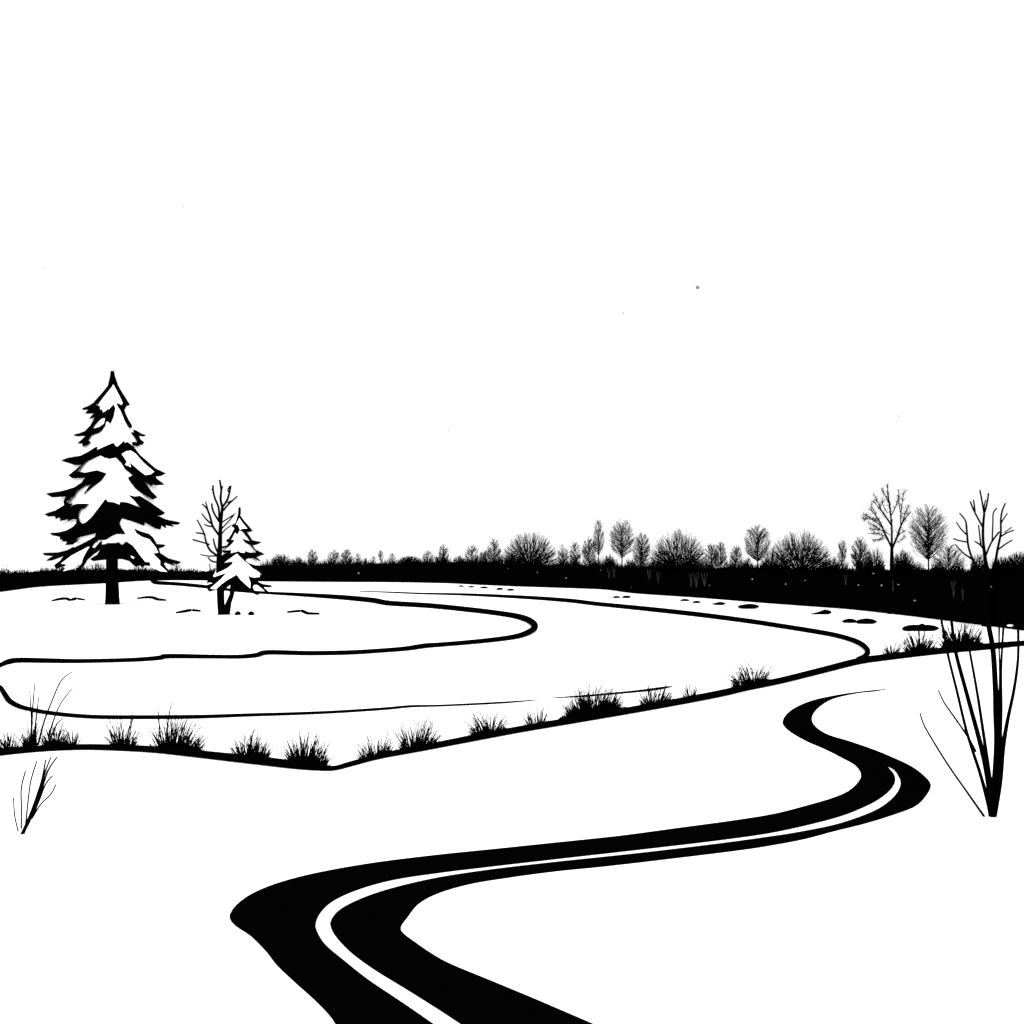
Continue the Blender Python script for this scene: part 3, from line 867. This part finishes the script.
# --- small spruce
D2 = dist(614.6)
foot = P(226, 614.6, D2); foot.z = 0
small = empty('spruce_tree', foot, 'small snow-laden spruce with leaning trunk beside the leafless tree', 'tree', 'snowy spruces')
mb = MB()
tr = [(226, 614.7, 7.6), (227.2, 608, 7.4), (228.8, 602.5, 5.6), (232, 594, 4.6), (234.5, 580, 3.6), (238.5, 550, 2), (239.6, 515, .8)]
mb.tube([P(x, y, D2) for x, y, w in tr], [w * .5 * D2 / F for x, y, w in tr], 12)
mb.build('trunk', M_BARK, small)
R2 = lambda y: min(36, max(2, (y - 503) * .43))
cC = lambda q: [(190 + x / 10.24, 530 + y / 10.24) for x, y in q]
cD = lambda q: [(185 + x / 10.24, 475 + y / 10.24) for x, y in q]
snow_body(small, 238.8, R2, D2, 514, 575, .8, .95, 3)
tip = [(552, 330), (568, 335), (568, 420), (620, 490), (692, 572), (655, 582), (630, 582), (690, 672), (668, 668), (610, 602), (585, 575), (556, 566), (610, 550), (645, 552), (600, 495), (556, 435), (535, 472), (515, 515), (540, 512), (556, 560), (535, 610), (518, 585), (505, 592),
       (480, 640), (458, 668), (505, 664), (480, 697), (430, 738), (378, 748), (375, 735), (425, 724), (450, 692), (420, 675), (430, 660), (447, 655), (475, 610), (508, 545), (475, 517), (520, 490), (545, 400)]
r1 = [(582, 648), (610, 662), (660, 680), (680, 667), (730, 680), (782, 688), (740, 708), (700, 718), (690, 722), (728, 775), (722, 778), (672, 712), (620, 692)]
r2 = [(532, 786), (545, 780), (565, 796), (612, 800), (620, 780), (660, 796), (725, 798), (722, 765), (760, 785), (815, 812), (770, 822), (740, 838), (690, 820), (740, 850), (776, 886), (700, 848), (640, 850), (612, 872), (655, 905), (720, 928), (830, 935), (860, 1080),
      (820, 1085), (780, 1000), (735, 965), (690, 950), (650, 925), (630, 905), (668, 974), (655, 972), (590, 885)]
l1 = [(520, 790), (480, 800), (455, 812), (472, 768), (430, 775), (395, 770), (385, 790), (430, 795), (370, 830), (330, 850), (320, 1000), (320, 1120), (250, 1105), (215, 1125), (225, 1080), (310, 1030), (430, 960), (490, 912), (492, 884), (400, 895), (480, 838), (545, 795)]
ll = [(235, 546), (168, 567), (212, 574), (178, 608), (200, 630), (262, 612), (215, 605), (250, 560), (320, 500), (372, 442), (300, 465), (235, 490)]
ut = [(478, 457), (520, 513), (580, 572), (617, 600), (645, 600), (645, 640), (600, 632), (470, 626), (455, 608), (440, 640), (405, 640), (415, 560), (350, 605), (348, 660), (282, 660), (276, 606), (320, 560), (380, 515), (430, 490)]
ur = [(594, 470), (650, 488), (668, 508), (700, 535), (745, 555), (850, 572), (815, 588), (755, 582), (765, 600), (802, 628), (765, 622), (730, 592), (690, 560), (655, 560), (642, 585), (652, 612), (690, 645), (722, 640), (695, 666), (655, 652), (620, 605), (618, 540)]
sn = [(478, 243), (352, 334), (442, 322), (430, 352), (380, 392), (235, 462), (245, 482), (372, 440), (320, 500), (250, 560), (205, 600), (235, 606), (270, 606), (320, 558), (380, 513), (478, 457), (520, 513), (617, 600), (620, 540), (594, 470), (655, 488), (712, 482), (717, 450), (690, 425), (640, 390), (600, 350), (560, 320)]
for q in (tip, r1, r2, l1):
    bough('bough', cD(q), small, M_NEEDLE, 238.8, R2, D2, .8, .2, grid=2.0)
for q in (ll, ut, ur):
    bough('bough', cC(q), small, M_NEEDLE, 238.8, R2, D2, .8, .2, grid=2.0)
bough('snow_pad', cC(sn), small, M_SNOW_LIFTED, 238.8, lambda y: R2(y) + 2, D2, .8, .2, back=False, grid=2.0)

bough('snow_pad', cD([(555, 440), (598, 500), (640, 550), (602, 548), (562, 560), (543, 512), (522, 506), (540, 472)]), small, M_SNOW_LIFTED, 238.8, lambda y: R2(y) + 2, D2, .8, .2, back=False, grid=2.0)

# ------------------------------------------------------------------ grass tufts on the near bank
def blade(mb, p, ang, tilt_y, L, bend, w, s, seg=5):
    """ang: lean in the picture plane (0 = up), bend: extra lean gained toward the tip"""
    pts, rad = [p.copy()], [w * .5 * s]
    for i in range(1, seg + 1):
        u = i / seg
        a = ang + bend * u * u
        dr = Vector((math.sin(a), tilt_y, max(-.4, math.cos(a)))).normalized()
        pts.append(pts[-1] + dr * (L * s / seg))
        rad.append(w * .5 * s * (1 - .68 * u))
    mb.tube(pts, rad, 3, cap=False)


def tuft(x0, y0, x1, y1, h, n, label, peak=.5, fan=.9, lean=0.0, bend=.25, core=.45, w=1.15, extra=()):
    """grass tuft whose foot runs from (x0,y0) to (x1,y1); h px tall at its peak"""
    r = random.Random(int(x0 * 3 + h * 11))
    h *= 1.22; w *= .86; n = int(n * 2.0)
    cx, cy = (x0 + x1) / 2, (y0 + y1) / 2
    d = dist(cy)
    s = d / F
    foot = G(cx, cy)
    mb = MB()
    half = (x1 - x0) / 2
    for i in range(n):
        t = r.uniform(0, 1)
        bx = x0 + (x1 - x0) * (.17 + .66 * t)
        by = y0 + (y1 - y0) * (.17 + .66 * t)
        p = G(bx, by)
        p.y += r.uniform(0, .9) * half * s * .6
        q = (t - peak) / (peak if t < peak else (1 - peak))
        env = math.sqrt(max(.06, 1 - q * q * .93))
        L = h * env * (r.uniform(.55, 1.05) if r.random() > core else r.uniform(.25, .6))
        ang = lean + q * fan * r.uniform(.5, 1.1) * .75 + r.gauss(0, .1)
        p.z = -.02
        blade(mb, p, ang, r.gauss(0, .25), L, bend * (1 if q > 0 else -1) * r.uniform(0, 1.4) + lean * .3, w * r.uniform(.7, 1.2), s)
    # matted foot of the tuft
    for i in range(int(n * core)):
        t = r.uniform(.08, .92)
        p = G(x0 + (x1 - x0) * t, y0 + (y1 - y0) * t); p.z = -.02
        p.y += r.uniform(0, .5) * half * s * .5
        q = (t - .5) * 2
        blade(mb, p, q * .6 + r.gauss(0, .25), r.gauss(0, .3), h * r.uniform(.14, .3) * (1 - .6 * q * q), 0, w * 1.8, s, 3)
    for e in extra:                       # single long blades, given point by point
        path = smooth_path(e, 2.5)
        mb.tube([P(x, y, d + .05 * k / max(1, len(path)) * half * s) for k, (x, y, ww) in enumerate(path)], [max(.6, ww + .5) * .5 * s for x, y, ww in path], 4, cap=False)
    o = mb.build('grass_tuft', M_GRASS, origin=foot)
    return tag(o, label, 'grass tuft', 'grass tufts along the near bank')


tuft(-6, 751, 21, 749, 20, 34, 'sparse low grass tuft at the far left end of the near bank', peak=.55, core=.3)
tuft(22, 749, 38, 748, 30, 46, 'narrow spiky grass tuft with tall upright and arching blades', peak=.5, fan=.55, core=.55,
     extra=[[(30.5, 742, 1.8), (31.5, 722, 1.2), (30.5, 705, .8), (29.8, 691, .5)], [(31, 742, 2), (32, 718, 1.2), (33.5, 698, .9), (35, 682, .5)], [(36, 745, 1.8), (35.5, 725, 1.3), (37.5, 708, .9), (38.6, 697, .5)]])
tuft(39, 749, 66, 748, 24, 90, 'dense rounded grass tuft with two long arching stems', peak=.5, fan=.7, core=.6,
     extra=[[(38, 745, 1.8), (44, 722, 1.4), (52, 701, 1.1), (61, 681, .9), (72.5, 671.5, .5)], [(49, 735, 1.6), (54, 719, 1.1), (61, 703, .9), (72.5, 688, .5)], [(52, 735, 1.3), (57, 724, 1), (63, 718, .5)]])
tuft(64, 748, 79, 748, 22, 22, 'loose thin grass tuft right of the one with arching stems', peak=.45, fan=.7, core=.2)
tuft(106, 748, 137, 749, 33, 62, 'symmetrical grass tuft, third clear clump from the left end', peak=.48, fan=1.0, core=.4)
tuft(144, 750, 205, 755, 36, 150, 'wide right-leaning grass tuft with two thin tall blades', peak=.36, fan=.95, core=.45, lean=.08,
     extra=[[(160, 735, 1.2), (159, 722, .9), (158.3, 711, .5)], [(167, 735, 1.2), (168.5, 718, .9), (171.5, 703, .5)]])
tuft(228, 759.5, 273, 764, 31, 150, 'dense dark grass tuft, left one of the pair beside the bank kink', peak=.3, fan=.8, core=.6, lean=-.05)
tuft(281, 765, 331, 769, 35, 160, 'dense dark grass tuft, right one of the pair beside the bank kink', peak=.36, fan=.9, core=.55, lean=-.02)
tuft(354, 764, 396, 755, 25, 72, 'low loose grass tuft, first clump right of the bank kink', peak=.55, fan=.9, core=.35)
tuft(396, 755, 440, 747, 36, 100, 'tall peaked grass tuft, second clump right of the bank kink', peak=.32, fan=1.0, core=.45)
tuft(466, 740, 509, 733, 27, 90, 'curved grass tuft sweeping left, third clump right of the kink', peak=.62, fan=1.1, core=.4, bend=.5)
tuft(523, 731, 552, 726, 22, 44, 'small sparse grass tuft just left of the widest tuft', peak=.6, fan=.9, core=.25)
tuft(555, 724, 633, 711, 30, 300, 'widest dense grass tuft in the middle of the near bank', peak=.5, fan=.7, core=.62, w=1.3)
tuft(637, 710, 674, 704, 24, 84, 'medium grass tuft just right of the widest tuft', peak=.4, fan=1.0, core=.35)
tuft(681, 702, 701, 699, 17, 26, 'tiny sparse grass tuft between medium and curved tufts', peak=.5, fan=.8, core=.2)
tuft(729, 692, 774, 683, 26, 110, 'curved grass tuft with bent tips left of where far bank joins', peak=.66, fan=1.0, core=.45, lean=.05, bend=.5)
tuft(883, 658, 902, 656, 16, 30, 'small sparse grass tuft below the largest flat stone', peak=.55, fan=.7, core=.25)
tuft(904, 656, 940, 652, 25, 110, 'spiky dense grass tuft directly under the largest flat stone', peak=.45, fan=1.1, core=.5)
tuft(940, 652, 988, 647, 27, 200, 'big dense grass tuft behind the tall right-hand shoots', peak=.42, fan=.9, core=.55)


# ------------------------------------------------------------------ tall bare shoots in the foreground
def shoots(name, base, label, cat, group, stems, tilt):
    d = dist(base[1])
    s = d / F
    root = empty(name, G(*base), label, cat, group)
    for i, st in enumerate(stems):
        mb = MB()
        path = smooth_path(st, 4)
        pts = [P(x, y, d + tilt(i) * (base[1] - y) * s) for x, y, w in path]
        mb.tube(pts, [max(.6, w + (.5 if w > 2 else .75)) * .5 * s for x, y, w in path], 6)
        mb.build('stem', M_BARK, root)
    return root


z = conv_at(764, 600, 3.938)
ST = [
    [(898, 854, 27), (906, 790, 34), (917, 690, 36), (921, 560, 30), (915, 450, 24), (911, 340, 21), (902, 200, 20), (885, 105, 18), (872, 40, 12)],
    [(893, 854, 14), (880, 790, 15), (850, 680, 13), (800, 525, 11), (760, 360, 10), (722, 205, 9), (700, 85, 8), (694, 40, 4)],
    [(896, 852, 18), (885, 730, 20), (858, 590, 18), (800, 375, 15), (755, 205, 13), (740, 95, 10), (735, 60, 5)],
    [(892, 720, 14), (878, 620, 13), (842, 380, 10), (810, 200, 8), (800, 130, 4)],
    [(929, 590, 14), (935, 430, 9), (934, 280, 8), (940, 150, 8), (946, 70, 4)],
    [(925, 520, 8), (928, 300, 4), (926, 190, 4), (926, 100, 5)],
    [(908, 850, 18), (928, 720, 20), (940, 590, 18), (958, 480, 14), (985, 350, 11), (1000, 235, 9), (1001, 130, 7), (998, 60, 4)],
    [(834, 598, 8), (800, 535, 6), (745, 455, 5), (710, 405, 4), (686, 354, 3)],
    [(872, 622, 6), (852, 604, 5)],
]
shoots('willow_shoots', (991.8, 816.6), 'tall clump of thick bare shoots rising from one base at right', 'shoots', 'bare shoots in the foreground',
       [[z(*q) for q in st] for st in ST], lambda i: [0, .22, -.12, .1, .3, -.2, -.25, .2, .1][i])
shoots('bare_shoot', (984.2, 816.6), 'single thin leaning stem left of the tall right clump', 'stem', 'bare shoots in the foreground',
       [[z(*q) for q in [(868, 854, 7), (800, 757, 6), (720, 642, 5.5), (645, 520, 4.5), (625, 480, 4), (614, 444, 3)]]], lambda i: .1)
zl = conv_at(0, 600, 3.938)
SL = [W([(88, 922), (115, 860), (140, 790), (165, 710), (180, 628)], 14, 3), W([(88, 922), (130, 830), (165, 740), (190, 670), (225, 618)], 10, 3.2), W([(92, 915), (125, 850), (170, 700), (200, 620)], 7, 3),
      W([(100, 895), (112, 780), (122, 710), (145, 634)], 4, 3), W([(84, 900), (84, 810), (84, 740), (100, 674)], 4, 3), W([(72, 912), (58, 850), (53, 778)], 3, 2.6),
      W([(120, 865), (150, 800), (180, 725), (207, 692)], 4.5, 3), W([(125, 862), (160, 805), (200, 765), (220, 726)], 4, 3), W([(110, 880), (140, 820), (170, 730)], 6, 3)]
shoots('willow_shoots', (22, 834), 'small fan of thin bare shoots below the bank at far left', 'shoots', 'bare shoots in the foreground',
       [[zl(*q) for q in st] for st in SL], lambda i: [0, .2, -.15, .1, -.2, .15, -.1, .2, .1][i])


# ------------------------------------------------------------------ a few flakes in the air
for px, py, w, lab in [(697.6, 287.4, 3.6, 'largest grey snowflake high in the empty white sky'), (623.5, 313, 1.3, 'tiny snowflake left of the largest grey one in the sky'),
                       (899, 416, 1.2, 'tiny snowflake in the sky above the tallest bare tree'), (183.5, 206.5, 1.1, 'tiny snowflake highest above the spruces in the sky'),
                       (449, 429.5, 1.0, 'tiny snowflake lowest in the middle of the sky'), (44, 267, 1.0, 'tiny snowflake in the sky near the left edge')]:
    d = 16.0
    p = P(px, py, d); s = d / F
    mb = MB()
    for k in range(3):
        a = math.pi * k / 3
        v = Vector((math.cos(a), 0, math.sin(a))) * w * .5 * s
        mb.tube([p - v, p, p + v], [w * .16 * s, w * .3 * s, w * .16 * s], 6)
    o = mb.build('snowflake', M_FLAKE, origin=p)
    tag(o, lab, 'snowflake', 'snowflakes in the air')


# ------------------------------------------------------------------ light: bright overcast
w = bpy.data.worlds.new('World')
SC.world = w
w.use_nodes = True
nt = w.node_tree
nt.nodes.clear()
out = nt.nodes.new('ShaderNodeOutputWorld')
bg = nt.nodes.new('ShaderNodeBackground')
sky = nt.nodes.new('ShaderNodeTexSky')
sky.sky_type = 'NISHITA'
sky.sun_disc = False
EL, AZ = math.radians(33), math.radians(178)
sky.sun_elevation = EL
sky.sun_rotation = AZ
bw = nt.nodes.new('ShaderNodeHueSaturation')
bw.inputs['Saturation'].default_value = 0.0
bw.inputs['Value'].default_value = 0.04
tcw = nt.nodes.new('ShaderNodeTexCoord')
sep = nt.nodes.new('ShaderNodeSeparateXYZ')
cloud = nt.nodes.new('ShaderNodeMapRange')      # overcast sky: brighter overhead than at the horizon
cloud.interpolation_type = 'SMOOTHSTEP'
cloud.inputs['From Min'].default_value = 0.35
cloud.inputs['From Max'].default_value = 1.0
cloud.inputs['To Min'].default_value = 8.6
cloud.inputs['To Max'].default_value = 22.0
comb = nt.nodes.new('ShaderNodeCombineXYZ')
add = nt.nodes.new('ShaderNodeVectorMath')
add.operation = 'ADD'
nt.links.new(tcw.outputs['Generated'], sep.inputs['Vector'])
nt.links.new(sep.outputs['Z'], cloud.inputs['Value'])
for ax in 'XYZ':
    nt.links.new(cloud.outputs['Result'], comb.inputs[ax])
nt.links.new(sky.outputs['Color'], bw.inputs['Color'])
nt.links.new(bw.outputs['Color'], add.inputs[0])
nt.links.new(comb.outputs['Vector'], add.inputs[1])
nt.links.new(add.outputs['Vector'], bg.inputs['Color'])
bg.inputs['Strength'].default_value = 0.12
nt.links.new(bg.outputs['Background'], out.inputs['Surface'])

sun = bpy.data.lights.new('sun', 'SUN')
sun.energy = 2.6
sun.angle = math.radians(25)
sun.color = (1, .985, .96)
so = bpy.data.objects.new('sun', sun)
COL.objects.link(so)
dirv = Vector((math.sin(AZ) * math.cos(EL), math.cos(AZ) * math.cos(EL), math.sin(EL)))
so.rotation_euler = (-dirv).to_track_quat('-Z', 'Y').to_euler()
so.location = (0, 0, 60)

# ------------------------------------------------------------------ camera
cam = bpy.data.cameras.new('camera')
cam.lens = LENS
cam.sensor_width = SENSOR
cam.shift_y = (HORIZON - 512) / 1024
cam.clip_end = 20000
cam.clip_start = .1
co = bpy.data.objects.new('camera', cam)
COL.objects.link(co)
co.location = (0, 0, EYE)
co.rotation_euler = (math.radians(90), 0, 0)
SC.camera = co
SC.view_settings.view_transform = 'Standard'
SC.view_settings.look = 'None'
SC.view_settings.exposure = 0
SC.cycles.use_denoising = False
